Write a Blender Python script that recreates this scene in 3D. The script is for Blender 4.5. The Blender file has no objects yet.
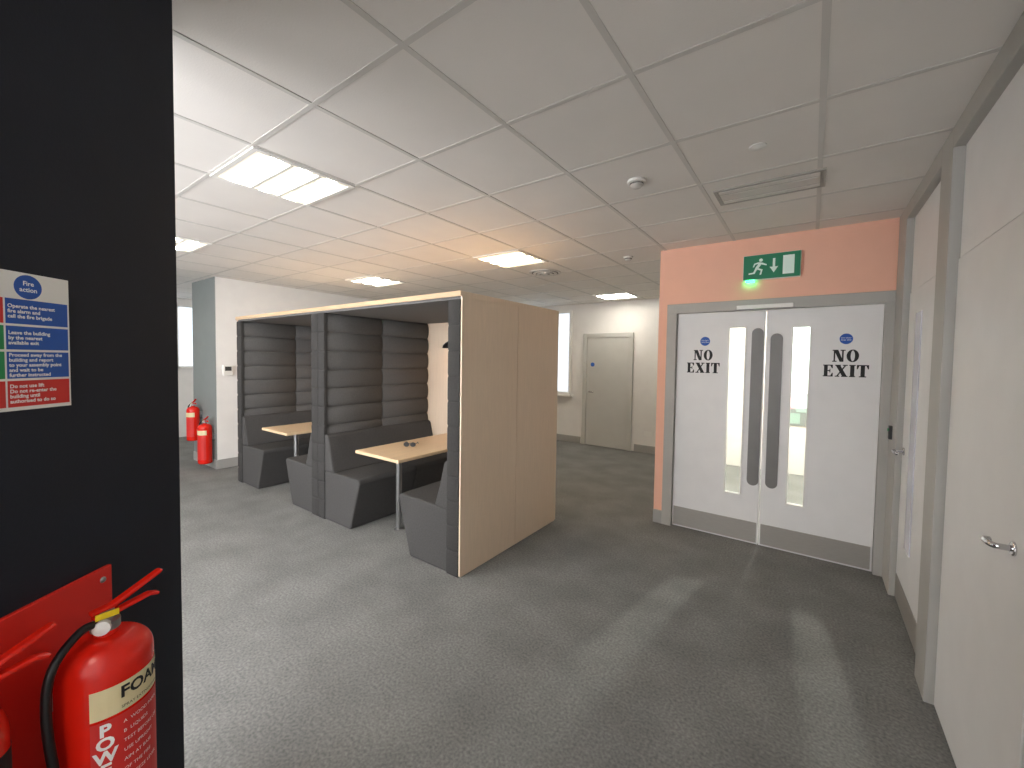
import bpy, bmesh, math
from mathutils import Matrix, Vector

S = bpy.context.scene
COLL = S.collection

# ------------------------------------------------------------------ materials
def lin(c):
    c = c / 255.0
    return c / 12.92 if c <= 0.04045 else ((c + 0.055) / 1.055) ** 2.4
def rgb(r, g, b): return (lin(r), lin(g), lin(b), 1.0)

def mat(name, c, rough=0.6, metal=0.0, var=0.06, vscale=6.0, bump=0.0, bscale=200.0, emis=0.0, ecol=None, spec=None, stretch=None):
    m = bpy.data.materials.new(name); m.use_nodes = True
    nt = m.node_tree; b = nt.nodes["Principled BSDF"]
    b.inputs["Roughness"].default_value = rough
    b.inputs["Metallic"].default_value = metal
    if spec is not None: b.inputs["Specular IOR Level"].default_value = spec
    tc = nt.nodes.new("ShaderNodeTexCoord")
    mp = nt.nodes.new("ShaderNodeMapping")
    if stretch: mp.inputs["Scale"].default_value = stretch
    nt.links.new(tc.outputs["Object"], mp.inputs["Vector"])
    n = nt.nodes.new("ShaderNodeTexNoise"); n.inputs["Scale"].default_value = vscale
    n.inputs["Detail"].default_value = 4
    nt.links.new(mp.outputs["Vector"], n.inputs["Vector"])
    r = nt.nodes.new("ShaderNodeValToRGB")
    r.color_ramp.elements[0].position = 0.3; r.color_ramp.elements[1].position = 0.7
    col = rgb(*c)
    r.color_ramp.elements[0].color = (col[0]*(1-var), col[1]*(1-var), col[2]*(1-var), 1)
    r.color_ramp.elements[1].color = (min(1, col[0]*(1+var)), min(1, col[1]*(1+var)), min(1, col[2]*(1+var)), 1)
    nt.links.new(n.outputs["Fac"], r.inputs["Fac"])
    nt.links.new(r.outputs["Color"], b.inputs["Base Color"])
    if bump > 0:
        n2 = nt.nodes.new("ShaderNodeTexNoise"); n2.inputs["Scale"].default_value = bscale
        nt.links.new(mp.outputs["Vector"], n2.inputs["Vector"])
        bp = nt.nodes.new("ShaderNodeBump"); bp.inputs["Strength"].default_value = bump
        bp.inputs["Distance"].default_value = 0.01
        nt.links.new(n2.outputs["Fac"], bp.inputs["Height"])
        nt.links.new(bp.outputs["Normal"], b.inputs["Normal"])
    if emis > 0:
        b.inputs["Emission Color"].default_value = rgb(*(ecol or c))
        b.inputs["Emission Strength"].default_value = emis
    return m

def glass_mat(name):
    m = bpy.data.materials.new(name); m.use_nodes = True
    nt = m.node_tree
    for n in list(nt.nodes): nt.nodes.remove(n)
    o = nt.nodes.new("ShaderNodeOutputMaterial")
    t = nt.nodes.new("ShaderNodeBsdfTransparent"); t.inputs[0].default_value = (0.93, 0.96, 0.95, 1)
    g = nt.nodes.new("ShaderNodeBsdfGlossy"); g.inputs["Roughness"].default_value = 0.03
    f = nt.nodes.new("ShaderNodeFresnel"); f.inputs[0].default_value = 1.45
    x = nt.nodes.new("ShaderNodeMixShader")
    nt.links.new(f.outputs[0], x.inputs[0]); nt.links.new(t.outputs[0], x.inputs[1]); nt.links.new(g.outputs[0], x.inputs[2])
    nt.links.new(x.outputs[0], o.inputs[0])
    return m

def carpet_mat():
    m = bpy.data.materials.new("carpet"); m.use_nodes = True
    nt = m.node_tree; b = nt.nodes["Principled BSDF"]
    b.inputs["Roughness"].default_value = 0.9
    b.inputs["Specular IOR Level"].default_value = 0.2
    tc = nt.nodes.new("ShaderNodeTexCoord")
    def noise(s, d):
        n = nt.nodes.new("ShaderNodeTexNoise"); n.inputs["Scale"].default_value = s; n.inputs["Detail"].default_value = d
        nt.links.new(tc.outputs["Object"], n.inputs["Vector"]); return n
    a = noise(75, 6); c = noise(3.0, 9); d = noise(420, 2)
    r = nt.nodes.new("ShaderNodeValToRGB")
    r.color_ramp.elements[0].position = 0.3; r.color_ramp.elements[0].color = rgb(110, 111, 110)
    r.color_ramp.elements[1].position = 0.7; r.color_ramp.elements[1].color = rgb(145, 145, 143)
    nt.links.new(a.outputs["Fac"], r.inputs["Fac"])
    r2 = nt.nodes.new("ShaderNodeValToRGB")
    r2.color_ramp.elements[0].position = 0.35; r2.color_ramp.elements[0].color = (0.80, 0.80, 0.79, 1)
    r2.color_ramp.elements[1].position = 0.65; r2.color_ramp.elements[1].color = (1, 1, 0.99, 1)
    nt.links.new(c.outputs["Fac"], r2.inputs["Fac"])
    mx = nt.nodes.new("ShaderNodeMixRGB"); mx.blend_type = 'MULTIPLY'; mx.inputs[0].default_value = 1
    nt.links.new(r.outputs[0], mx.inputs[1]); nt.links.new(r2.outputs[0], mx.inputs[2])
    nt.links.new(mx.outputs[0], b.inputs["Base Color"])
    bp = nt.nodes.new("ShaderNodeBump"); bp.inputs["Strength"].default_value = 0.2; bp.inputs["Distance"].default_value = 0.003
    nt.links.new(d.outputs["Fac"], bp.inputs["Height"]); nt.links.new(bp.outputs["Normal"], b.inputs["Normal"])
    return m

MT = {}
MT['carpet'] = carpet_mat()
MT['white'] = mat("white_paint", (229, 227, 223), 0.7, bump=0.03, var=0.02)
MT['pink'] = mat("salmon_paint", (241, 188, 163), 0.8, bump=0.03, var=0.02)
MT['black'] = mat("navy_black_paint", (28, 32, 42), 0.6, bump=0.06, var=0.08, spec=0.3)
MT['ceil'] = mat("ceiling_tile", (231, 227, 221), 0.95, bump=0.08, bscale=150, var=0.02, vscale=3)
MT['grid'] = mat("ceiling_grid_metal", (208, 205, 199), 0.6, var=0.02)
MT['frame'] = mat("grey_door_frame_paint", (171, 169, 163), 0.5, var=0.03)
MT['skirt'] = mat("grey_skirting_paint", (158, 157, 153), 0.5, var=0.03)
MT['endgrey'] = mat("end_shade_board_grey", (128, 134, 132), 0.7, var=0.03)  # shade of the wall end as a colour; also the notice board's grey
MT['door'] = mat("white_door_laminate", (227, 226, 224), 0.45, var=0.02)
MT['greydoor'] = mat("grey_door_laminate", (190, 190, 185), 0.45, var=0.02)
MT['steel'] = mat("brushed_steel", (165, 165, 165), 0.35, 0.9, var=0.06, vscale=20, stretch=(1, 1, 30))
MT['kick'] = mat("brushed_steel_plate", (172, 168, 161), 0.45, 0.5, var=0.06, vscale=20, stretch=(1, 1, 30))
MT['plate'] = mat("dull_steel_plate", (120, 118, 116), 0.45, 0.3, var=0.05)
MT['chrome'] = mat("chrome", (205, 205, 208), 0.12, 1.0, var=0.02)
MT['glass'] = glass_mat("clear_glass")
MT['wood'] = mat("light_beech_veneer", (230, 208, 183), 0.45, var=0.04, vscale=9, stretch=(14, 14, 0.6), bump=0.02, bscale=30)
MT['edge'] = mat("beech_edge_band", (196, 168, 134), 0.5, var=0.04, vscale=9)
MT['woodh'] = mat("light_beech_table", (226, 196, 158), 0.4, var=0.05, vscale=6, stretch=(9, 0.7, 9))
MT['felt'] = mat("charcoal_upholstery", (92, 91, 90), 0.95, var=0.10, vscale=90, bump=0.3, bscale=500, spec=0.1)
MT['felt2'] = mat("grey_seat_upholstery", (78, 77, 76), 0.95, var=0.10, vscale=90, bump=0.3, bscale=500, spec=0.1)
MT['felt3'] = mat("darkened_edge_upholstery", (66, 65, 64), 0.95, var=0.10, vscale=90, bump=0.3, bscale=500, spec=0.1)  # same charcoal fabric, darkened to offset window light on the front edges
MT['lining'] = mat("grey_roof_felt", (116, 115, 114), 0.95, var=0.08, vscale=90, spec=0.1)
MT['red'] = mat("red_enamel", (218, 30, 14), 0.25, var=0.03)
MT['redb'] = mat("red_plastic_board", (218, 34, 20), 0.5, var=0.04)
MT['rub'] = mat("black_rubber", (18, 18, 19), 0.45, var=0.1)
MT['cream'] = mat("cream_label", (222, 208, 164), 0.5, var=0.02)
MT['yellow'] = mat("yellow_tag", (235, 205, 30), 0.5, var=0.02)
MT['ink'] = mat("black_ink", (16, 16, 16), 0.6, var=0.02)
MT['wink'] = mat("white_ink", (240, 240, 238), 0.6, var=0.01)
MT['rink'] = mat("red_ink", (204, 40, 34), 0.5, var=0.02)
MT['blue'] = mat("blue_ink", (28, 84, 170), 0.5, var=0.02)
MT['green'] = mat("green_sign", (16, 120, 84), 0.4, var=0.02, emis=0.03)
MT['greenink'] = mat("green_ink", (30, 140, 80), 0.5, var=0.02)
MT['pict'] = mat("sign_pictogram_white", (215, 235, 225), 0.5, var=0.01, emis=0.08)
MT['led'] = mat("green_led", (40, 255, 140), 0.4, emis=16)
MT['plastic'] = mat("white_plastic", (232, 231, 226), 0.4, var=0.01)
MT['slat'] = mat("vent_slat_grey", (212, 209, 203), 0.5, var=0.02)
MT['dark'] = mat("dark_slot", (62, 60, 57), 0.7, var=0.02)
MT['ventc'] = mat("vent_core_grey", (168, 165, 159), 0.7, var=0.02)
MT['diff'] = mat("lamp_diffuser", (255, 246, 232), 0.5, emis=32, ecol=(255, 247, 234))
MT['diffw'] = mat("lamp_diffuser_warm", (255, 236, 205), 0.5, emis=30, ecol=(255, 222, 176))
MT['diffc'] = mat("corridor_lamp_diffuser", (255, 246, 232), 0.5, emis=40, ecol=(255, 248, 238))
MT['diffs'] = mat("lamp_reflector", (255, 246, 232), 0.5, emis=0.75, ecol=(255, 240, 212))
MT['sky'] = mat("overcast_sky_pane", (225, 238, 248), 0.3, emis=0.9, ecol=(225, 234, 246))
MT['fillpane'] = mat("fill_light_pane", (235, 238, 242), 0.3, emis=12.0, ecol=(241, 241, 245))
MT['skyc'] = mat("corridor_window_pane", (225, 240, 240), 0.3, emis=0.9, ecol=(205, 235, 225))
MT['bulb'] = mat("warm_bulb", (255, 200, 130), 0.4, emis=60, ecol=(255, 180, 100))
MT['spot'] = mat("streak_lamp_lens", (255, 250, 240), 0.4, emis=3600, ecol=(255, 250, 240))
MT['lampblk'] = mat("black_lamp_metal", (18, 18, 18), 0.4, 0.3, var=0.05)
MT['paperg'] = mat("green_paper", (150, 175, 165), 0.7, var=0.03)
MT['paperp'] = mat("pale_pink_paper", (215, 165, 175), 0.7, var=0.03)
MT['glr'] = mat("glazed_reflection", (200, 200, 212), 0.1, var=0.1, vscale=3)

# ------------------------------------------------------------------ mesh builder
class MB:
    def __init__(s): s.bm = bmesh.new()
    def box(s, x0, x1, y0, y1, z0, z1):
        v = [s.bm.verts.new(p) for p in [(x0,y0,z0),(x1,y0,z0),(x1,y1,z0),(x0,y1,z0),(x0,y0,z1),(x1,y0,z1),(x1,y1,z1),(x0,y1,z1)]]
        for f in [(0,3,2,1),(4,5,6,7),(0,1,5,4),(1,2,6,5),(2,3,7,6),(3,0,4,7)]:
            s.bm.faces.new([v[i] for i in f])
        return s
    def prism(s, pts, a0, a1, axis='y'):
        def P(p, a):
            if axis == 'y': return (p[0], a, p[1])
            if axis == 'x': return (a, p[0], p[1])
            return (p[0], p[1], a)
        A = [s.bm.verts.new(P(p, a0)) for p in pts]
        B = [s.bm.verts.new(P(p, a1)) for p in pts]
        n = len(pts)
        for i in range(n):
            s.bm.faces.new([A[i], A[(i+1) % n], B[(i+1) % n], B[i]])
        s.bm.faces.new(A[::-1]); s.bm.faces.new(B)
        return s
    def lathe(s, prof, seg=40, M=None):
        M = M or Matrix()
        rings = []
        for (r, z) in prof:
            if r < 1e-6: rings.append([s.bm.verts.new(M @ Vector((0, 0, z)))])
            else: rings.append([s.bm.verts.new(M @ Vector((r*math.cos(2*math.pi*i/seg), r*math.sin(2*math.pi*i/seg), z))) for i in range(seg)])
        for a, b in zip(rings, rings[1:]):
            for i in range(seg):
                j = (i+1) % seg
                if len(a) == 1 and len(b) == 1: continue
                if len(a) == 1: s.bm.faces.new([a[0], b[i], b[j]])
                elif len(b) == 1: s.bm.faces.new([a[i], a[j], b[0]])
                else: s.bm.faces.new([a[i], a[j], b[j], b[i]])
        return s
    def tube(s, pts, r, seg=12):
        pts = [Vector(p) for p in pts]
        prev = None; up = Vector((0, 0, 1))
        rr = r if isinstance(r, (list, tuple)) else [r]*len(pts)
        first = None
        for k, p in enumerate(pts):
            t = (pts[min(k+1, len(pts)-1)] - pts[max(k-1, 0)]).normalized()
            if k == 0:
                a = t.cross(up)
                if a.length < 1e-3: a = t.cross(Vector((1, 0, 0)))
                a.normalize()
            else:
                a = (a - t*a.dot(t)).normalized()
            b = t.cross(a)
            ring = [s.bm.verts.new(p + (a*math.cos(2*math.pi*i/seg) + b*math.sin(2*math.pi*i/seg))*rr[k]) for i in range(seg)]
            if prev:
                for i in range(seg):
                    s.bm.faces.new([prev[i], prev[(i+1) % seg], ring[(i+1) % seg], ring[i]])
            else: first = ring
            prev = ring
        s.bm.faces.new(first[::-1]); s.bm.faces.new(prev)
        return s
    def poly(s, pts3):
        s.bm.faces.new([s.bm.verts.new(p) for p in pts3]); return s

def smooth_path(pts, n=8):
    out = []
    P = [Vector(p) for p in pts]; P = [P[0]] + P + [P[-1]]
    for i in range(1, len(P)-2):
        for k in range(n):
            t = k/n
            p0, p1, p2, p3 = P[i-1], P[i], P[i+1], P[i+2]
            out.append(0.5*((2*p1) + (p2-p0)*t + (2*p0-5*p1+4*p2-p3)*t*t + (3*p1-p0-3*p2+p3)*t**3))
    out.append(P[-1]); return out

def finish(mb, name, m, parent=None, loc=None, bevel=0.0, smooth=False, fixn=True, M=None, bseg=2, **props):
    if fixn: bmesh.ops.recalc_face_normals(mb.bm, faces=mb.bm.faces)
    me = bpy.data.meshes.new(name); mb.bm.to_mesh(me); mb.bm.free()
    if smooth:
        for p in me.polygons: p.use_smooth = True
        me.set_sharp_from_angle(angle=math.radians(42))
    me.materials.append(m)
    o = bpy.data.objects.new(name, me); COLL.objects.link(o)
    if M is not None: o.matrix_basis = M
    if loc: o.location = loc
    if parent: o.parent = parent
    if bevel > 0:
        bv = o.modifiers.new("bevel", 'BEVEL'); bv.width = bevel; bv.segments = bseg
        bv.limit_method = 'ANGLE'; bv.angle_limit = math.radians(40)
    for k, v in props.items(): o[k] = v
    return o

def empty(name, loc=(0, 0, 0), rz=0.0, parent=None, **props):
    o = bpy.data.objects.new(name, None); COLL.objects.link(o)
    o.location = loc; o.rotation_euler = (0, 0, rz); o.empty_display_size = 0.1
    if parent: o.parent = parent
    for k, v in props.items(): o[k] = v
    return o

def box(name, b, m, parent=None, bevel=0.0, **p):
    return finish(MB().box(*b), name, m, parent, bevel=bevel, **p)

def text_mesh(body, size, bold=0.0, align='CENTER'):
    c = bpy.data.curves.new("txt", 'FONT'); c.body = body; c.size = size; c.align_x = align; c.align_y = 'CENTER'
    c.offset = bold; c.resolution_u = 3; c.extrude = 0
    o = bpy.data.objects.new("txt", c); COLL.objects.link(o)
    dg = bpy.context.evaluated_depsgraph_get(); dg.update()
    me = bpy.data.meshes.new_from_object(o.evaluated_get(dg))
    bpy.data.objects.remove(o)
    return me

def text_obj(name, body, size, m, M, parent=None, bold=0.0, align='CENTER', fn=None, sx=1.0, **props):
    me = text_mesh(body, size, bold, align)
    for v in me.vertices:
        v.co.x *= sx
        if fn: v.co = fn(v.co)
    me.materials.clear(); me.materials.append(m)
    o = bpy.data.objects.new(name, me); COLL.objects.link(o)
    if M is not None: o.matrix_basis = M
    if parent: o.parent = parent
    for k, v in props.items(): o[k] = v
    return o

ST = dict(kind="structure")
CH = 2.72        # ceiling height
YN = 4.20        # double door wall face
YF = 7.30        # far wall
XL = -6.80       # left wall
YE = 2.25        # end face of left wall
# ------------------------------------------------------------------ shell
box("floor", (-10.2, 1.4, -2.2, 7.5, -0.1, 0), MT['carpet'], **ST)
box("ceiling", (-10.2, 1.4, -2.2, 7.5, CH, CH+0.1), MT['ceil'], **ST)
g = MB()
k = -17
while k*0.6 < 1.2:
    g.box(k*0.6-0.012, k*0.6+0.012, -2.0, YF, CH-0.003, CH); k += 1
y = 0.97 - 0.6*5
while y < YF:
    g.box(-10.0, 1.2, y-0.012, y+0.012, CH-0.0026, CH-0.0002); y += 0.6
finish(g, "trim_1", MT['grid'], **ST)

box("wall_right", (0.56, 0.70, -2.0, YN, 0, CH), MT['white'], **ST)
w = MB()
w.box(-1.25, -1.14, YN, YN+0.14, 0, 2.17); w.box(-1.25, 0.56, YN, YN+0.14, 2.17, CH); w.box(0.47, 1.2, YN, YN+0.14, 0, 2.17); w.box(0.56, 1.2, YN, YN+0.14, 2.17, CH)
finish(w, "wall_front", MT['pink'], **ST)
box("wall_corridor_left", (-1.25, -1.14, YN+0.14, YF, 0, CH), MT['white'], **ST)
box("wall_corridor_right", (1.2, 1.34, YN, YF, 0, CH), MT['white'], **ST)
box("wall_far", (-10.0, 1.34, YF, YF+0.14, 0, CH), MT['white'], **ST)
box("wall_left", (-7.7, XL, YE, YF, 0, CH), MT['white'], **ST)
box("trim_17", (-7.7, XL-0.004, YE-0.008, YE, 0.13, CH), MT['endgrey'], **ST)  # added facing: shading of the white wall end put into its colour
box("wall_west", (-10.14, -10.0, -2.0, YF, 0, CH), MT['white'], **ST)
box("wall_back", (-10.0, 0.70, -2.14, -2.0, 0, CH), MT['white'], **ST)

# angled dark wall
YAW = math.radians(36)
Fv = Vector((-math.sin(YAW), math.cos(YAW), 0)); Rv = Vector((math.cos(YAW), math.sin(YAW), 0))
LW = -1.063
Mw = Matrix(((Rv.x, Fv.x, 0, 0), (Rv.y, Fv.y, 0, 0), (0, 0, 1, 0), (0, 0, 0, 1)))
finish(MB().box(LW-0.30, LW, -0.9, 1.31, 0, CH), "wall_dark", MT['black'], M=Mw, **ST)
finish(MB().box(LW, LW+0.015, -0.9, 1.31, 0, 0.12), "baseboard_dark", MT['skirt'], M=Mw, **ST)

# skirtings
box("baseboard_far", (-6.8, -3.62, YF-0.02, YF, 0, 0.13), MT['skirt'], bevel=0.004, **ST)
box("baseboard_far_right", (-2.55, -1.25, YF-0.02, YF, 0, 0.13), MT['skirt'], bevel=0.004, **ST)
box("baseboard_left", (XL, XL+0.02, YE, YF-0.02, 0, 0.13), MT['skirt'], bevel=0.004, **ST)
box("baseboard_left_end", (-7.7, XL+0.02, YE-0.02, YE, 0, 0.13), MT['skirt'], bevel=0.004, **ST)
box("baseboard_front", (-1.25, -1.165, YN-0.018, YN, 0, 0.13), MT['skirt'], bevel=0.004, **ST)

# ------------------------------------------------------------------ double door
fr = MB()
fr.box(-1.165, -1.075, YN-0.02, YN+0.16, 0, 2.09); fr.box(0.435, 0.50, YN-0.02, YN+0.16, 0, 2.09)
fr.box(-1.165, 0.50, YN-0.02, YN+0.16, 2.09, 2.18)
finish(fr, "trim_2", MT['frame'], bevel=0.004, label="grey painted frame around the double doors", **ST)

def slot_leaf(x0, x1, gx0, gx1, gz0, gz1, y0, y1, z0=0.006, z1=2.085):
    m = MB()
    m.box(x0, gx0, y0, y1, z0, z1); m.box(gx1, x1, y0, y1, z0, z1)
    m.box(gx0, gx1, y0, y1, z0, gz0); m.box(gx0, gx1, y0, y1, gz1, z1)
    return m
def stadium(cx, cz, w, h, n=10):
    r = w/2; out = []
    for i in range(n+1):
        a = math.pi*i/n; out.append((cx+r*math.cos(a), cz+h/2-r+r*math.sin(a)))
    for i in range(n+1):
        a = math.pi + math.pi*i/n; out.append((cx+r*math.cos(a), cz-h/2+r+r*math.sin(a)))
    return out

# fat serif letters, unit height
def letters():
    L = {}
    def R(a, b, c, d): return [(a, b), (c, b), (c, d), (a, d)]
    L['N'] = (1.0, [R(.10,0,.22,1), R(0,0,.34,.08), R(0,.92,.3,1), R(.74,0,.87,1), R(.62,.92,1.0,1), [(.1,1),(.44,1),(.87,0),(.58,0)]])
    L['E'] = (.86, [R(.08,0,.38,1), R(0,0,.8,.08), R(0,.92,.78,1), [(.80,0),(.80,.32),(.73,.32),(.6,.06),(.6,0)], [(.78,1),(.78,.70),(.71,.70),(.58,.94),(.58,1)], R(.3,.46,.56,.54), R(.53,.35,.60,.65)])
    L['X'] = (1.0, [[(.04,.96),(.40,.96),(.95,.04),(.58,.04)], [(.10,.04),(.23,.04),(.88,.96),(.75,.96)], R(0,.92,.46,1), R(.6,.92,.98,1), R(0,0,.36,.08), R(.5,0,1.0,.08)])
    L['I'] = (.48, [R(.08,0,.40,1), R(0,0,.48,.08), R(0,.92,.48,1)])
    L['T'] = (.9, [R(.29,0,.61,1), R(.18,0,.72,.08), R(0,.92,.9,1), [(0,1),(0,.66),(.07,.66),(.19,.94),(.19,1)], [(.9,1),(.9,.66),(.83,.66),(.71,.94),(.71,1)]])
    o = []; n = 28
    for i in range(n):
        a0 = 2*math.pi*i/n; a1 = 2*math.pi*(i+1)/n
        o.append([(.46+.47*math.cos(a0), .5+.52*math.sin(a0)), (.46+.47*math.cos(a1), .5+.52*math.sin(a1)),
                  (.46+.16*math.cos(a1), .5+.44*math.sin(a1)), (.46+.16*math.cos(a0), .5+.44*math.sin(a0))])
    L['O'] = (.92, o)
    return L
LET = letters()
def serif(name, word, cx, cz, h, y, parent, width=None):
    gap = 0.10; W = sum(LET[c][0] for c in word) + gap*(len(word)-1)
    sx = (width/W) if width else h
    m = MB(); x = cx - W*sx/2; i = 0
    for c in word:
        w, ps = LET[c]
        for p in ps:
            m.poly([(x+q[0]*sx, y-0.00008*(i % 8), cz-h/2+q[1]*h) for q in p]); i += 1
        x += (w+gap)*sx
    return finish(m, name, MT['ink'], parent, fixn=False)

def dleaf(idx, x0, x1, gx, gz, px, pz, cx, cz, tx):
    leaf = finish(slot_leaf(x0, x1, gx[0], gx[1], gz[0], gz[1], YN+0.02, YN+0.065), "door_%d" % idx, MT['door'],
                  label="white fire door leaf with slim glazed slot and NO EXIT lettering", **ST)
    fm = MB(); t = 0.012
    for a, b, c, d in [(gx[0]-t, gx[0], gz[0]-t, gz[1]+t), (gx[1], gx[1]+t, gz[0]-t, gz[1]+t)]:
        fm.box(a, b, YN+0.012, YN+0.02, c, d)
    fm.box(gx[0], gx[1], YN+0.012, YN+0.02, gz[0]-t, gz[0]); fm.box(gx[0], gx[1], YN+0.012, YN+0.02, gz[1], gz[1]+t)
    finish(fm, "glazing_bead", MT['plastic'], leaf)
    finish(MB().box(gx[0], gx[1], YN+0.038, YN+0.044, gz[0], gz[1]), "glass_pane", MT['glass'], leaf)
    finish(MB().prism(stadium((px[0]+px[1])/2, (pz[0]+pz[1])/2, px[1]-px[0], pz[1]-pz[0]), YN+0.013, YN+0.0198), "push_plate", MT['plate'], leaf, label="long rounded dull steel plate")
    finish(MB().box(x0+0.012, x1-0.012, YN+0.014, YN+0.0198, 0.02, 0.20), "kick_plate", MT['kick'], leaf, bevel=0.001, label="brushed steel kick plate")
    Mc = Matrix.Translation((cx, YN+0.0195, cz)) @ Matrix.Rotation(math.radians(90), 4, 'X')
    finish(MB().lathe([(0, 0), (0.042, 0), (0.042, 0.002), (0, 0.002)], 32, Mc), "fire_door_disc", MT['blue'], leaf, label="round blue mandatory sign disc")
    Mt = Matrix.Translation((cx, YN+0.0165, cz)) @ Matrix.Rotation(math.radians(90), 4, 'X')
    text_obj("disc_lettering", "Fire door\nkeep shut", 0.016, MT['wink'], Mt, leaf)
    serif("no_lettering", "NO", tx, 1.690, 0.096, YN+0.0185, leaf, 0.165)
    serif("exit_lettering", "EXIT", tx+0.003, 1.570, 0.096, YN+0.0185, leaf, 0.285)
    return leaf
dleaf(1, -1.072, -0.338, (-0.616, -0.490), (0.43, 1.94), (-0.438, -0.348), (0.53, 1.93), -0.82, 1.82, -0.835)
dleaf(2, -0.330, 0.432, (-0.135, -0.02), (0.42, 1.93), (-0.296, -0.206), (0.53, 1.88), 0.215, 1.825, 0.215)
cl = empty("door_closer", (-0.36, YN-0.019, 2.07), label="slim white overhead door closer at the door head", category="door closer")
finish(MB().box(-0.20, 0.22, -0.025, -0.0, 0.025, 0.06), "closer_body", MT['plastic'], cl, bevel=0.004)
finish(MB().tube([(-0.18, -0.012, 0.02), (0.0, -0.03, 0.015), (0.2, -0.012, 0.02)], 0.006), "closer_arm", MT['steel'], cl)

# corridor window + notice board seen through the glazed slots
box("window_1", (-0.34, 1.0, YF-0.04, YF, 1.3, 2.5), MT['skyc'], **ST)
wf = MB()
for a in (-0.40, 0.30, 1.0): wf.box(a, a+0.06, YF-0.07, YF-0.04, 1.24, 2.56)
wf.box(-0.34, 1.0, YF-0.07, YF-0.04, 1.24, 1.3); wf.box(-0.34, 1.0, YF-0.07, YF-0.04, 2.5, 2.56); wf.box(-0.34, 1.0, YF-0.065, YF-0.04, 1.85, 1.88)
finish(wf, "trim_3", MT['plastic'], **ST)
nb = empty("notice_board", (-0.05, YF+0.001, 0.72), label="small notice board with pale sheets behind the doors", category="notice board")
finish(MB().box(-0.30, 0.30, -0.02, 0, 0, 0.46), "board_panel", MT['endgrey'], nb, bevel=0.003)
for a, b, c, d, mm in ((-0.27, -0.14, 0.24, 0.42, 'paperp'), (-0.11, 0.02, 0.2, 0.42, 'paperg'), (-0.25, -0.06, 0.03, 0.18, 'paperg'), (0.06, 0.26, 0.08, 0.4, 'paperp')):
    finish(MB().box(a, b, -0.023, -0.02, c, d), "paper_sheet", MT[mm], nb)

# ------------------------------------------------------------------ exit sign
ex = empty("exit_sign", (-0.31, YN+0.001, 2.345), label="green illuminated running man exit sign above the double doors", category="exit sign")
finish(MB().box(-0.21, 0.21, -0.035, 0, 0, 0.215), "sign_case", MT['plastic'], ex, bevel=0.004)
finish(MB().box(-0.206, 0.206, -0.040, -0.0352, 0.004, 0.211), "sign_face", MT['green'], ex)
pm = MB(); yy = -0.0415
def q(*pts): pm.poly([(p[0], yy, p[1]) for p in pts])
def circ(cx, cz, r): pm.poly([(cx+r*math.cos(2*math.pi*i/20), yy, cz+r*math.sin(2*math.pi*i/20)) for i in range(20)])
circ(-0.075, 0.165, 0.014)
q((-0.085, 0.15), (-0.065, 0.14), (-0.095, 0.09), (-0.118, 0.098))
q((-0.068, 0.145), (-0.03, 0.125), (-0.034, 0.115), (-0.075, 0.13))
q((-0.09, 0.15), (-0.125, 0.14), (-0.125, 0.13), (-0.09, 0.135))
q((-0.125, 0.14), (-0.135, 0.11), (-0.127, 0.108), (-0.115, 0.132))
q((-0.097, 0.1), (-0.06, 0.085), (-0.066, 0.072), (-0.11, 0.09))
q((-0.06, 0.085), (-0.07, 0.04), (-0.083, 0.04), (-0.073, 0.078))
q((-0.115, 0.1), (-0.13, 0.065), (-0.165, 0.06), (-0.165, 0.048), (-0.12, 0.052), (-0.1, 0.09))
q((0.012, 0.17), (0.03, 0.17), (0.03, 0.085), (0.012, 0.085))
q((-0.01, 0.1), (0.052, 0.1), (0.021, 0.05))
q((0.085, 0.185), (0.165, 0.185), (0.165, 0.03), (0.085, 0.03))
finish(pm, "pictogram", MT['pict'], ex, fixn=False, label="white running man, down arrow and doorway symbols")
finish(MB().box(-0.185, -0.12, -0.035, -0.015, -0.014, 0), "indicator_led", MT['led'], ex)

# ------------------------------------------------------------------ right wall doors and frames
def post(i, y0, y1, z0=0.0, z1=CH):
    box("trim_%d" % i, (0.49, 0.56, y0, y1, z0, z1), MT['frame'], bevel=0.004, label="grey painted timber frame post", **ST)
post(4, 2.74, 2.95); post(5, 3.88, 4.18); post(6, 1.40, 1.60)
box("trim_7", (0.49, 0.56, 2.95, 3.88, 2.62, CH), MT['frame'], bevel=0.004, **ST)
box("trim_8", (0.49, 0.56, 1.60, 2.74, 2.62, CH), MT['frame'], bevel=0.004, **ST)
box("trim_9", (0.53, 0.56, 1.61, 2.73, 2.115, 2.62), MT['door'], label="white over-panel above the door", **ST)
box("trim_10", (0.53, 0.56, 2.96, 3.87, 2.115, 2.62), MT['door'], label="white over-panel above the door", **ST)

def lever(parent, y, z, d, L=0.12, s=1.0):
    h = empty("handle", (0.525, y, z), parent=parent); h.scale = (s, s, s)
    Mr = Matrix.Rotation(math.radians(-90), 4, 'Y')
    finish(MB().lathe([(0, 0), (0.026, 0), (0.026, 0.006), (0.022, 0.009), (0, 0.009)], 28, Mr), "handle_rose", MT['chrome'], h, smooth=False, bevel=0.001)
    finish(MB().tube(smooth_path([(-0.008, 0, 0), (-0.045, 0, 0), (-0.056, d*0.015, 0), (-0.058, d*0.04, 0), (-0.058, d*L*0.9, 0), (-0.045, d*L, 0)], 6), 0.011), "handle_lever", MT['chrome'], h, smooth=True)

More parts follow.
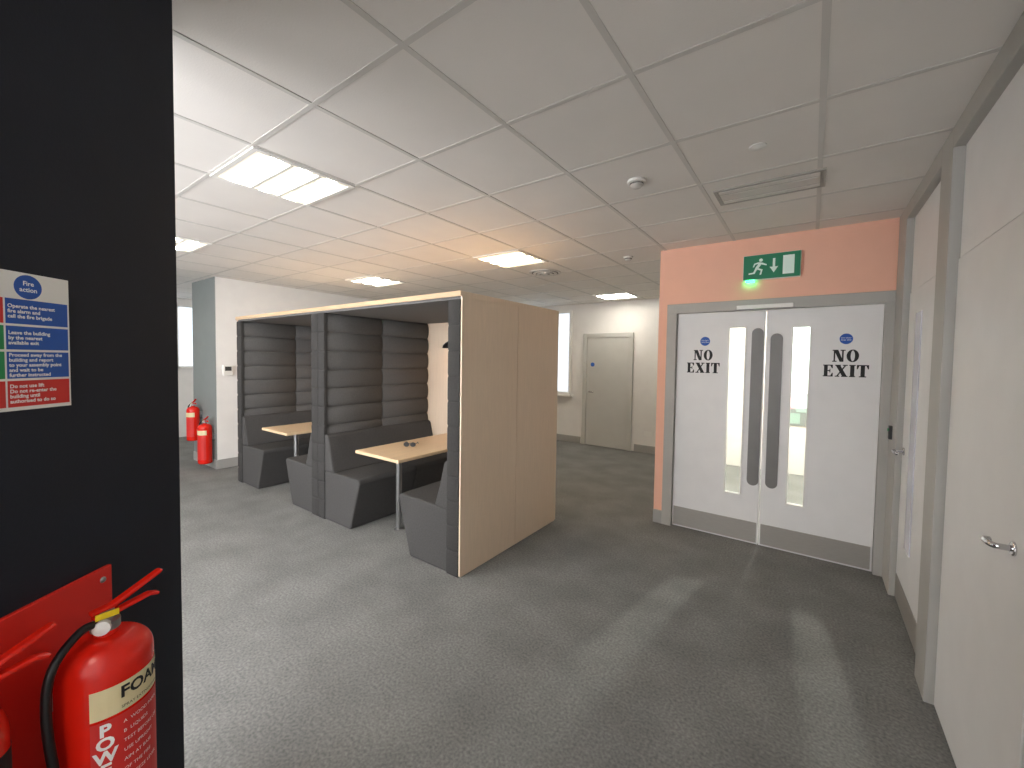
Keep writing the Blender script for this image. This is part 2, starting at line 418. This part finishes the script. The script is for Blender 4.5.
d3 = box("door_3", (0.525, 0.56, 1.80, 2.73, 0.01, 2.11), MT['door'], bevel=0.003, label="plain white door leaf with chrome lever handle", **ST)
lever(d3, 1.925, 1.06, 1, 0.07, 0.85)
d4 = box("door_4", (0.525, 0.56, 2.96, 3.87, 0.01, 2.11), MT['door'], bevel=0.003, label="white door leaf with narrow glazed panel and lever handle", **ST)
lever(d4, 3.79, 1.04, -1)
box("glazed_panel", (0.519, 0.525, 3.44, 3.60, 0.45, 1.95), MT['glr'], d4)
box("kick_plate", (0.521, 0.525, 2.98, 3.85, 0.02, 0.18), MT['kick'], d4)
box("trim_11", (0.53, 0.56, 1.60, 1.795, 0, 2.11), MT['door'], **ST)
lk = empty("door_release_box", (0.491, 4.05, 1.13), label="small black door release box on grey frame", category="door release")
finish(MB().box(-0.02, 0, -0.02, 0.02, -0.05, 0.05), "release_body", MT['rub'], lk, bevel=0.004)
finish(MB().lathe([(0, 0), (0.010, 0), (0.010, 0.006), (0, 0.006)], 20, Matrix.Translation((-0.02, 0, 0.02)) @ Matrix.Rotation(math.radians(-90), 4, 'Y')), "release_button", MT['greenink'], lk)

# ------------------------------------------------------------------ far grey door
d5 = box("door_5", (-3.50, -2.68, YF-0.035, YF, 0.01, 2.06), MT['greydoor'], bevel=0.003, label="plain grey door in a pale frame", **ST)
ff = MB(); ff.box(-3.58, -3.50, YF-0.05, YF, 0, 2.14); ff.box(-2.68, -2.60, YF-0.05, YF, 0, 2.14); ff.box(-3.50, -2.68, YF-0.05, YF, 2.06, 2.14)
finish(ff, "trim_12", MT['greydoor'], bevel=0.004, **ST)
finish(MB().tube([(-3.43, YF-0.035, 1.03), (-3.43, YF-0.085, 1.03), (-3.33, YF-0.09, 1.03)], 0.011), "handle", MT['chrome'], d5, smooth=True)
finish(MB().lathe([(0, 0), (0.04, 0), (0.04, 0.003), (0, 0.003)], 28, Matrix.Translation((-3.38, YF-0.0355, 1.55)) @ Matrix.Rotation(math.radians(90), 4, 'X')), "door_sign_disc", MT['blue'], d5)

# windows
def window(i, trim, x0, x1, z0, z1, axis, face):
    m = MB(); f = MB(); t = 0.05; mid = (x0+x1)/2
    segs = [(x0, x0+t, z0, z1), (x1-t, x1, z0, z1), (mid-t/2, mid+t/2, z0, z1), (x0+t, x1-t, z0, z0+t), (x0+t, x1-t, z1-t, z1)]
    if axis == 'y':
        m.box(x0+t, x1-t, face-0.02, face, z0+t, z1-t)
        for s in segs: f.box(s[0], s[1], face-0.05, face, s[2], s[3])
        f.box(x0-0.05, x1+0.05, face-0.12, face, z0-0.04, z0)
    else:
        m.box(face, face+0.02, x0+t, x1-t, z0+t, z1-t)
        for s in segs: f.box(face, face+0.05, s[0], s[1], s[2], s[3])
    finish(m, "window_%d" % i, MT['sky'], **ST); finish(f, "trim_%d" % trim, MT['plastic'], bevel=0.003, **ST)
window(2, 13, -5.0, -3.84, 0.95, 2.60, 'y', YF)
window(3, 14, 1.9, 3.4, 1.35, 2.60, 'x', -10.0)
window(4, 15, -0.6, 1.0, 1.15, 2.60, 'x', -10.0)
bw = MB(); bwf = MB()  # unseen windows behind the camera, added as fill light
for a in (-4.6, -2.6, -0.7):
    bw.box(a-0.8, a+0.8, -2.0, -1.98, 0.7, 2.5)
    for s in [(a-0.86, a-0.8, .64, 2.56), (a+0.8, a+0.86, .64, 2.56)]: bwf.box(s[0], s[1], -2.0, -1.95, s[2], s[3])
    bwf.box(a-0.8, a+0.8, -2.0, -1.95, .64, .70); bwf.box(a-0.8, a+0.8, -2.0, -1.95, 2.5, 2.56)
finish(bw, "window_5", MT['fillpane'], **ST); finish(bwf, "trim_16", MT['plastic'], **ST)

# ------------------------------------------------------------------ booths
W, D, H = 1.95, 1.40, 2.11
WT, UT = 0.014, 0.115
def rib_panel(xback, d, y0, y1, z0, z1, pitch=0.185, t=UT, bul=0.026):
    m = MB(); n = int(round((z1-z0)/pitch)); pitch = (z1-z0)/n
    levels = []; K = 12
    for i in range(n):
        for kk in range(K):
            f = kk/K; levels.append((z0+(i+f)*pitch, (math.sin(math.pi*f))**0.45 if f > 0 else 0.0))
    levels.append((z1, 0.0))
    prev = None
    for z, o in levels:
        xf = xback + d*(t-bul+bul*o)
        loop = [(xback, y0, z), (xf-d*0.010, y0, z), (xf, y0+0.012, z), (xf, y1-0.012, z), (xf-d*0.010, y1, z), (xback, y1, z)]
        ring = [m.bm.verts.new(p) for p in loop]
        L = len(ring)
        if prev:
            for i in range(L): m.bm.faces.new([prev[i], prev[(i+1) % L], ring[(i+1) % L], ring[i]])
        else: m.bm.faces.new(ring[::-1])
        prev = ring
    m.bm.faces.new(prev)
    return m
def edge_strip(xa, xb, y0, y1, z0, z1, pitch=0.185, dip=0.007):
    # padded front edge with stitched horizontal grooves
    m = MB(); n = int(round((z1-z0)/pitch)); pitch = (z1-z0)/n
    lv = []
    for i in range(n):
        z = z0+i*pitch
        lv += [(z, dip), (z+0.008, dip*0.35), (z+0.02, 0.0), (z+pitch-0.02, 0.0), (z+pitch-0.008, dip*0.35)]
    lv.append((z1, dip)); prev = None
    for z, o in lv:
        ring = [m.bm.verts.new(p) for p in [(xa, y0+0.004+o, z), (xa+(xb-xa)*0.06, y0+o, z), (xb-(xb-xa)*0.06, y0+o, z), (xb, y0+0.004+o, z), (xb, y1, z), (xa, y1, z)]]
        if prev:
            for i in range(6): m.bm.faces.new([prev[i], prev[(i+1) % 6], ring[(i+1) % 6], ring[i]])
        else: m.bm.faces.new(ring[::-1])
        prev = ring
    m.bm.faces.new(prev)
    return m

def make_booth(x, y, label, near):
    b = empty("meeting_booth", (x, y, 0), label=label, category="booth seating")
    a, c = (W-WT, W) if near else (0, WT)
    m = MB(); m.box(a, c, 0, D/2-0.002, 0.01, H-0.035); m.box(a, c, D/2+0.002, D, 0.01, H-0.035)
    m.box(a+0.004, c-0.004, 0.01, D-0.01, 0.0, H-0.04)
    finish(m, "side_panel", MT['wood'], b, label="light beech veneer side panel")
    finish(MB().box(0 if near else WT, W-WT if near else W-0.001, D-0.03, D-0.001, 0.01, H-0.035), "back_panel", MT['wood'], b, label="light beech veneer back panel")
    finish(MB().box(0, W-0.001, -0.012, D, H-0.035, H), "roof", MT['wood'], b, bevel=0.001, label="beech roof board")
    finish(MB().box(0, W-0.001, -0.016, -0.0122, H-0.037, H+0.001), "roof_edge_band", MT['edge'], b, label="tan beech edging strip")
    finish(MB().box(0.002, W-0.002 if not near else W-WT, 0.01, D-0.03, H-0.055, H-0.035), "roof_lining", MT['lining'], b, label="grey felt roof lining")
    for d in (1, -1):
        outer = (near and d == -1) or (not near and d == 1)
        u = UT
        x0 = (WT if d == 1 else W-WT) if outer else (0.001 if d == 1 else W-0.002)
        be = empty("bench", (x0, 0, 0), parent=b, label="high-backed charcoal upholstered bench")
        zt = H-0.057
        ym = (0.0+D-0.032)/2
        ea, eb = sorted((0.0, d*(u+0.004)))
        finish(edge_strip(ea, eb, -0.011, 0.022, 0.0, zt), "upholstered_edge", MT['felt3'], be, smooth=True, label="charcoal padded front edge with seams, darkened against window light")
        p1 = rib_panel(0, d, 0.022, ym-0.002, 0.0, zt, t=u); finish(p1, "backrest", MT['felt'], be, smooth=True, label="horizontally ribbed charcoal back panel")
        p2 = rib_panel(0, d, ym+0.002, D-0.032, 0.0, zt, t=u); finish(p2, "backrest", MT['felt'], be, smooth=True, label="horizontally ribbed charcoal back panel")
        def X(a): return d*(u+a)
        for ya, yb in ((0.001, ym-0.001), (ym+0.001, D-0.034)):
            finish(MB().prism([(X(-0.03), 0), (X(0.43), 0), (X(0.575), 0.455), (X(0.572), 0.48), (X(0.55), 0.495), (X(-0.03), 0.485)], ya, yb), "seat", MT['felt2'], be, bevel=0.016, bseg=3, label="solid charcoal seat block with slanted front")
        finish(MB().prism([(X(-0.03), 0.480), (X(0.15), 0.487), (X(0.105), 0.62), (X(0.045), 0.84), (X(-0.03), 0.86)], 0.001, D-0.034), "lower_back_cushion", MT['felt2'], be, bevel=0.016, bseg=3)
    la = empty("wall_lamp", (0.71, D-0.03, 1.83), parent=b, label="black dome wall lamp")
    finish(MB().lathe([(0, 0), (0.04, 0), (0.04, 0.012), (0, 0.012)], 24, Matrix.Rotation(math.radians(90), 4, 'X')), "lamp_mount", MT['lampblk'], la)
    finish(MB().tube(smooth_path([(0, -0.01, 0), (0, -0.10, 0.03), (0, -0.18, 0.03), (0, -0.20, -0.0)], 6), 0.007), "lamp_arm", MT['lampblk'], la, smooth=True)
    Ml = Matrix.Translation((0, -0.20, -0.09))
    finish(MB().lathe([(0.11, 0.0), (0.102, 0.03), (0.076, 0.06), (0.04, 0.082), (0.015, 0.09), (0.015, 0.10), (0, 0.10)], 32, Ml), "lamp_shade", MT['lampblk'], la, smooth=True)
    finish(MB().lathe([(0, -0.012), (0.02, -0.004), (0.03, 0.018), (0.02, 0.045), (0, 0.055)], 20, Ml), "lamp_bulb", MT['bulb'], la, smooth=True)
    return b
make_booth(-4.0, 2.2, "beech-panelled meeting booth with ribbed charcoal seating, bare end panel showing", True)
make_booth(-5.951, 2.2, "beech-edged meeting booth with ribbed charcoal seating beside the white wall", False)

def table(cx, label):
    t = empty("booth_table", (cx, 2.24, 0), label=label, category="table")
    finish(MB().box(-0.31, 0.31, 0, 1.325, 0.722, 0.752), "table_top", MT['woodh'], t, bevel=0.006, label="light beech top with rounded edge")
    finish(MB().lathe([(0, 0), (0.045, 0), (0.045, 0.008), (0.027, 0.014), (0.027, 0.71), (0.06, 0.712), (0.06, 0.722), (0, 0.722)], 28, Matrix.Translation((0, 0.26, 0))), "leg", MT['steel'], t, label="round steel leg")
    return t
table(-3.12, "beech table on one steel leg, small black glasses on top")
table(-5.06, "beech table on one steel leg inside the shaded booth")

cb = empty("sunglasses", (-3.16, 2.66, 0.752), rz=0.6, label="small pair of black glasses lying on the beech table", category="glasses")
for sx in (-1, 1):
    pts = [(sx*0.032+0.025*math.cos(a*math.pi/8), 0, 0.022+0.019*math.sin(a*math.pi/8)) for a in range(17)]
    finish(MB().tube(pts, 0.0038, 8), "lens_rim", MT['rub'], cb, smooth=True)
    lens = MB(); lens.poly([(sx*0.032+0.024*math.cos(a*math.pi/8), 0.0, 0.022+0.018*math.sin(a*math.pi/8)) for a in range(16)])
    finish(lens, "lens", MT['rub'], cb, fixn=False)
    finish(MB().tube(smooth_path([(sx*0.057, 0, 0.03), (sx*0.06, 0.05, 0.03), (sx*0.055, 0.10, 0.028), (sx*0.05, 0.13, 0.004)], 5), 0.0035, 8), "temple_arm", MT['rub'], cb, smooth=True)
finish(MB().tube([(-0.008, 0, 0.03), (0, 0, 0.034), (0.008, 0, 0.03)], 0.003, 8), "bridge", MT['rub'], cb, smooth=True)

# ------------------------------------------------------------------ ceiling lights
def build_light(dm):
    e = empty("ceiling_light", (0, 0, 0))
    r = MB()
    for b in [(-.298, -.27, -.298, .298), (.27, .298, -.298, .298), (-.27, .27, -.298, -.27), (-.27, .27, .27, .298)]:
        r.box(b[0], b[1], b[2], b[3], -0.014, -0.0035)
    finish(r, "light_frame", MT['plastic'], e)
    finish(MB().box(-.27, .27, -.27, .27, -0.009, -0.0), "reflector_tray", MT['diffs'], e)
    for c in (-0.165, 0.0, 0.165):
        finish(MB().box(-.262, .262, c-0.034, c+0.034, -0.013, -0.0092), "diffuser_strip", dm, e)
    for c in (-0.083, 0.083):
        finish(MB().box(-.265, .265, c-0.010, c+0.010, -0.020, -0.0092), "louvre_bar", MT['plastic'], e)
    return e
def copy_tree(e, loc):
    n = e.copy(); COLL.objects.link(n); n.location = loc
    for c in list(e.children):
        cc = c.copy(); COLL.objects.link(cc); cc.parent = n
    return n
base = build_light(MT['diff'])
base.location = (-2.70, 1.27, CH)
LL = "square recessed ceiling light glowing white in the tiled ceiling"
lights = [base]
for p in [(-5.1, 1.27), (-5.1, 3.67), (-2.7, 6.67), (-5.1, 6.07), (-7.5, 0.67), (-0.3, -1.13), (-2.7, -1.13), (-9.0, 3.67)]:  # hidden troffer behind the booth and those behind the camera added for fill
    lights.append(copy_tree(base, (p[0], p[1], CH)))
warm = build_light(MT['diffw']); warm.location = (-2.70, 3.67, CH); lights.append(warm)
for l in lights:
    l["label"] = LL; l["category"] = "ceiling light"; l["group"] = "recessed ceiling lights"
warm["label"] = "square recessed ceiling light glowing warm above the booths"
cl2 = build_light(MT['diffc']); cl2.location = (0.3, 5.47, CH); cl2["label"] = "square recessed ceiling light in the corridor behind the doors"; cl2["category"] = "ceiling light"; cl2["group"] = "recessed ceiling lights"
# small bright corridor lamp, added unseen to throw streaks through the door slots
dl = empty("streak_lamp", (-0.28, 6.1, CH), label="small bright round lamp added unseen in corridor to throw streaks", category="ceiling light")
finish(MB().lathe([(0.04, 0), (0.085, 0), (0.085, -0.008), (0.065, -0.03), (0.055, -0.03)], 32), "streak_lamp_ring", MT['plastic'], dl, smooth=True)
finish(MB().lathe([(0, -0.028), (0.045, -0.03), (0.05, -0.045), (0.035, -0.065), (0, -0.072)], 24), "streak_lamp_lens", MT['spot'], dl, smooth=True)

# linear air vent
v = empty("ceiling_air_vent", (-0.26, 3.06, CH), label="pale rectangular slotted air vent set in ceiling tile", category="air vent")
r = MB()
for b in [(-.29, .29, -.14, -.12), (-.29, .29, .12, .14), (-.29, -.27, -.12, .12), (.27, .29, -.12, .12)]: r.box(b[0], b[1], b[2], b[3], -0.010, -0.0)
finish(r, "vent_frame", MT['ventc'], v, bevel=0.001)
finish(MB().box(-.27, .27, -.12, .12, -0.008, -0.0), "vent_core", MT['ventc'], v)
sl = MB()
for (ya, yb) in ((-0.112, -0.062), (-0.05, 0.05), (0.062, 0.112)):
    sl.prism([(ya, -0.0085), (yb, -0.0085), (yb-0.004, -0.012), (ya+0.004, -0.012)], -.262, .262, 'x')
finish(sl, "vent_slats", MT['slat'], v)

def detector(name, x, y, r, label):
    e = empty(name, (x, y, CH), label=label, category="smoke detector")
    finish(MB().lathe([(0, 0), (r, 0), (r, -0.012), (r*0.92, -0.016), (0, -0.016)], 32), "detector_base", MT['plastic'], e, bevel=0.001)
    finish(MB().lathe([(r*0.72, -0.016), (r*0.72, -0.030), (r*0.5, -0.042), (0, -0.044)], 32), "detector_head", MT['grid'], e, smooth=True)
    finish(MB().lathe([(r*0.735, -0.020), (r*0.735, -0.027), (r*0.70, -0.027), (r*0.70, -0.020)], 32), "detector_slot", MT['dark'], e)
detector("smoke_detector", -0.90, 2.50, 0.055, "round white smoke detector on ceiling tile")
detector("smoke_detector", -1.60, 4.25, 0.05, "small round white smoke detector near the salmon wall")
e = empty("presence_sensor", (-0.26, 2.45, CH), label="small round flush presence sensor in ceiling tile", category="sensor")
finish(MB().lathe([(0, 0), (0.04, 0), (0.04, -0.005), (0.02, -0.008), (0, -0.014)], 28), "sensor_dome", MT['plastic'], e, smooth=True)
e = empty("round_air_diffuser", (-2.75, 4.46, CH), label="round slatted metal air diffuser in the ceiling", category="air vent")
for r0, z in ((0.20, -0.004), (0.15, -0.012), (0.10, -0.020), (0.05, -0.028)):
    finish(MB().lathe([(r0, 0 if r0 > .19 else z+0.004), (r0, z-0.004), (r0-0.03, z-0.006), (r0-0.035, z+0.004)], 40), "diffuser_ring", MT['grid'], e, smooth=True)
finish(MB().lathe([(0, -0.001), (0.17, -0.001), (0.17, -0.007), (0, -0.007)], 40), "diffuser_core", MT['dark'], e)
finish(MB().lathe([(0, -0.007), (0.02, -0.007), (0.02, -0.032), (0, -0.032)], 24), "diffuser_hub", MT['grid'], e)

# ------------------------------------------------------------------ extinguishers
def extinguisher(loc, rz, r, h, label, foam=True, hose=True, band='cream', LS=1.0):
    e = empty("fire_extinguisher", loc, rz, label=label, category="fire extinguisher")
    prof = [(0, 0.0), (r*0.85, 0.0), (r*0.97, 0.008), (r, 0.02), (r, h-0.06)]
    for i in range(1, 9):
        a = i/8*math.pi/2
        prof.append((0.022+(r-0.022)*math.cos(a), h-0.06+0.06*math.sin(a)))
    prof += [(0.022, h+0.012), (0, h+0.012)]
    finish(MB().lathe(prof, 48), "cylinder_body", MT['red'], e, smooth=True)
    finish(MB().lathe([(0, h+0.012), (0.026, h+0.012), (0.026, h+0.03), (0.016, h+0.034), (0.016, h+0.055), (0, h+0.055)], 24), "valve", MT['steel'], e, label="metal valve")
    def Q(pts): return [(p[0]*LS, h+(p[1]-0.04)*LS+0.04) for p in pts]
    finish(MB().prism(Q([(-0.03, 0.040), (0.03, 0.036), (0.11, 0.048), (0.135, 0.040), (0.137, 0.050), (0.11, 0.060), (0.03, 0.05), (-0.03, 0.052)]), -0.009, 0.009), "carry_handle", MT['red'], e, bevel=0.003, M=Matrix.Rotation(math.radians(65), 4, 'Z'))
    finish(MB().prism(Q([(-0.035, 0.055), (0.02, 0.058), (0.14, 0.112), (0.148, 0.120), (0.138, 0.124), (0.015, 0.072), (-0.035, 0.068)]), -0.010, 0.010), "squeeze_lever", MT['red'], e, bevel=0.003, M=Matrix.Rotation(math.radians(65), 4, 'Z'))
    finish(MB().box(0.018, 0.021, -0.020, 0.020, h+0.042, h+0.056), "safety_tag", MT['yellow'], e, bevel=0.001, M=Matrix.Rotation(math.radians(-35), 4, 'Z'), label="yellow safety pin tag")
    Mg = Matrix.Rotation(math.radians(-60), 4, 'Z') @ Matrix.Translation((0.016, 0, h+0.024)) @ Matrix.Rotation(math.radians(90), 4, 'Y')
    finish(MB().lathe([(0, 0), (0.016, 0), (0.016, 0.012), (0, 0.014)], 20, Mg), "pressure_gauge", MT['plastic'], e)
    if hose:
        pts = smooth_path([(0, -0.015, h+0.03), (-0.005, -0.05, h+0.035), (-0.01, -r-0.018, h-0.01), (-0.012, -r-0.03, h-0.10), (-0.005, -r-0.022, h-0.25), (0.0, -r-0.014, 0.12), (0.0, -r-0.014, 0.06)], 8)
        rr = [0.0085]*(len(pts)-7) + [0.011, 0.012, 0.013, 0.014, 0.015, 0.015, 0.013]
        finish(MB().tube(pts, rr), "hose", MT['rub'], e, smooth=True, label="black rubber hose")
    def patch(a0, a1, z0, z1, m, nm, off=0.0008):
        mm = MB(); n = 20
        for i in range(n):
            b0 = math.radians(a0+(a1-a0)*i/n); b1 = math.radians(a0+(a1-a0)*(i+1)/n); R = r+off
            mm.poly([(R*math.cos(b0), R*math.sin(b0), z0), (R*math.cos(b1), R*math.sin(b1), z0), (R*math.cos(b1), R*math.sin(b1), z1), (R*math.cos(b0), R*math.sin(b0), z1)])
        return finish(mm, nm, m, e, fixn=False, smooth=True)
    def wrap(z, R, ac):
        def f(co):
            a = math.radians(ac) + co.x/R
            return Vector((R*math.cos(a), R*math.sin(a), z+co.y))
        return f
    patch(-64, 64, h-0.150, h-0.085, MT[band], "class_band")
    patch(-64, 58, 0.06, h-0.156, MT['rink'], "instruction_label")
    if foam:
        R2 = r+0.0018
        text_obj("label_lettering", "FOAM", 0.036, MT['ink'], None, e, bold=0.0011, fn=wrap(h-0.108, R2, 2))
        text_obj("label_lettering", "SPRAY EXTINGUISHER", 0.009, MT['ink'], None, e, fn=wrap(h-0.140, R2, 0))
        for k2, ch in enumerate("POWER"):
            text_obj("label_lettering", ch, 0.037, MT['wink'], None, e, bold=0.0014, fn=wrap(h-0.177-k2*0.030, R2, -48))
        for k2, ln in enumerate(["A  WOOD PAPER", "B  LIQUIDS", "TEST BEFORE USE", "USE UPRIGHT", "AIM AT BASE", "OF THE FIRE", "SQUEEZE LEVER"]):
            text_obj("label_lettering", ln, 0.0105, MT['wink'], None, e, fn=wrap(h-0.176-k2*0.022, R2, -28), align='LEFT')
    return e

def cam2w(lat, d, z): p = Rv*lat + Fv*d; return (p.x, p.y, z)
extinguisher(cam2w(-0.932, 0.93, 0.475), YAW, 0.084, 0.50, "red foam fire extinguisher with cream band on red wall board", LS=0.75)
extinguisher(cam2w(-0.975, 0.715, 0.42), YAW, 0.052, 0.545, "slim red fire extinguisher hung beside the foam one", foam=False, band='ink', LS=0.8)
bd = empty("extinguisher_board", (0, 0, 0), YAW, label="red plastic mounting board on the dark wall behind extinguishers", category="extinguisher board")
finish(MB().box(LW, LW+0.012, 0.45, 1.07, 0.40, 1.065), "board_panel", MT['redb'], bd, bevel=0.003)
for (yy2, zz) in ((1.045, 1.035), (1.045, 0.43), (0.48, 1.035)):
    finish(MB().lathe([(0, 0), (0.008, 0), (0.006, 0.003), (0, 0.004)], 16, Matrix.Translation((LW+0.012, yy2, zz)) @ Matrix.Rotation(math.radians(90), 4, 'Y')), "screw", MT['steel'], bd)
for yy2, w2, rr2, zb in ((0.93, -0.932, 0.084, 0.475), (0.715, -0.975, 0.052, 0.42)):
    finish(MB().box(LW+0.012, w2-rr2+0.002, yy2-0.02, yy2+0.02, 0.80, 0.86), "bracket", MT['steel'], bd, bevel=0.002)
    finish(MB().box(LW+0.012, w2+0.01, yy2-0.03, yy2+0.03, zb-0.013, zb), "bracket", MT['steel'], bd, bevel=0.002)

# fire action sign (wall local: x along wall, y up, z out)
Ms = Matrix(((Fv.x, 0, Rv.x, 0), (Fv.y, 0, Rv.y, 0), (0, 1, 0, 0), (0, 0, 0, 1)))
p = Rv*LW + Fv*0.778
Ms = Matrix.Translation((p.x, p.y, 1.495)) @ Ms
sg = finish(MB().box(0, 0.21, 0, 0.297, 0, 0.003), "fire_action_sign", MT['plastic'], M=Ms, label="white fire action notice with blue and red panels on dark wall", category="sign")
def sgbox(x0, x1, y0, y1, m, nm): return finish(MB().box(x0, x1, y0, y1, 0.003, 0.0036), nm, m, sg)
finish(MB().lathe([(0, 0.003), (0.026, 0.003), (0.026, 0.0036), (0, 0.0036)], 32, Matrix.Translation((0.128, 0.267, 0))), "sign_disc", MT['blue'], sg)
def sgt(s, x, y, size, al='LEFT', b=0.0003): text_obj("sign_lettering", s, size, MT['wink'], Matrix.Translation((x, y, 0.0041)), sg, align=al, bold=b)
sgt("Fire\naction", 0.128, 0.2675, 0.0135, 'CENTER')
rows = [(0.186, 0.239, 'blue', 'rink', "Operate the nearest\nfire alarm and\ncall the fire brigade"),
        (0.131, 0.181, 'blue', 'greenink', "Leave the building\nby the nearest\navailable exit"),
        (0.069, 0.126, 'blue', 'greenink', "Proceed away from the\nbuilding and report\nto your assembly point\nand wait to be\nfurther instructed"),
        (0.008, 0.064, 'rink', 'rink', "Do not use lift\nDo not re-enter the\nbuilding until\nauthorised to do so")]
for a, b, c1, c2, tx in rows:
    sgbox(0.086, 0.206, a, b, MT[c1], "text_panel"); sgbox(0.006, 0.082, a, b, MT[c2], "icon_panel")
    sgt(tx, 0.089, (a+b)/2, 0.0108)

# distant extinguishers hung on the white wall end
extinguisher((-6.90, YE-0.115, 0.09), -math.pi/2+0.4, 0.085, 0.56, "red fire extinguisher hung low on the wall end", foam=False)
extinguisher((-7.36, YE-0.115, 0.36), -math.pi/2+0.4, 0.08, 0.5, "red fire extinguisher hung higher on the wall end", foam=False)
box("wall_bracket", (-6.93, -6.87, YE-0.031, YE-0.007, 0.42, 0.50), MT['steel'], label="small metal bracket holding the lower extinguisher", category="bracket")
box("wall_bracket", (-7.39, -7.33, YE-0.036, YE-0.007, 0.70, 0.78), MT['steel'], label="small metal bracket holding the higher extinguisher", category="bracket")

th = empty("thermostat", (XL-0.001, 2.385, 1.33), label="white wall control box with small screen on white wall", category="thermostat")
finish(MB().box(0, 0.04, -0.06, 0.06, 0, 0.15), "thermostat_body", MT['plastic'], th, bevel=0.005)
finish(MB().box(0.04, 0.042, -0.04, 0.04, 0.07, 0.13), "thermostat_screen", MT['dark'], th)
sk = empty("wall_socket", (-2.3, YF+0.001, 0.30), label="white double wall socket above the skirting", category="socket")
finish(MB().box(-0.073, 0.073, -0.012, 0, 0, 0.086), "socket_plate", MT['plastic'], sk, bevel=0.004)
for sx in (-0.035, 0.035): finish(MB().box(sx-0.01, sx+0.01, -0.015, -0.012, 0.055, 0.072), "switch", MT['plastic'], sk)

# ------------------------------------------------------------------ world + camera
wd = bpy.data.worlds.new("world"); S.world = wd; wd.use_nodes = True
wd.node_tree.nodes["Background"].inputs[0].default_value = (0.6, 0.7, 0.85, 1)
wd.node_tree.nodes["Background"].inputs[1].default_value = 0.5
S.view_settings.view_transform = 'Standard'
S.view_settings.look = 'None'
S.view_settings.exposure = 0.12

cam = bpy.data.cameras.new("camera"); co = bpy.data.objects.new("camera", cam); COLL.objects.link(co)
cam.sensor_width = 36; cam.lens = 412/1024*36; cam.clip_start = 0.02
cam.shift_y = -8.5/1024
co.matrix_world = Matrix.Translation((0, 0, 1.62)) @ Matrix.Rotation(YAW, 4, 'Z') @ Matrix.Rotation(math.radians(90-2.2), 4, 'X') @ Matrix.Rotation(math.radians(0.85), 4, 'Z')
S.camera = co
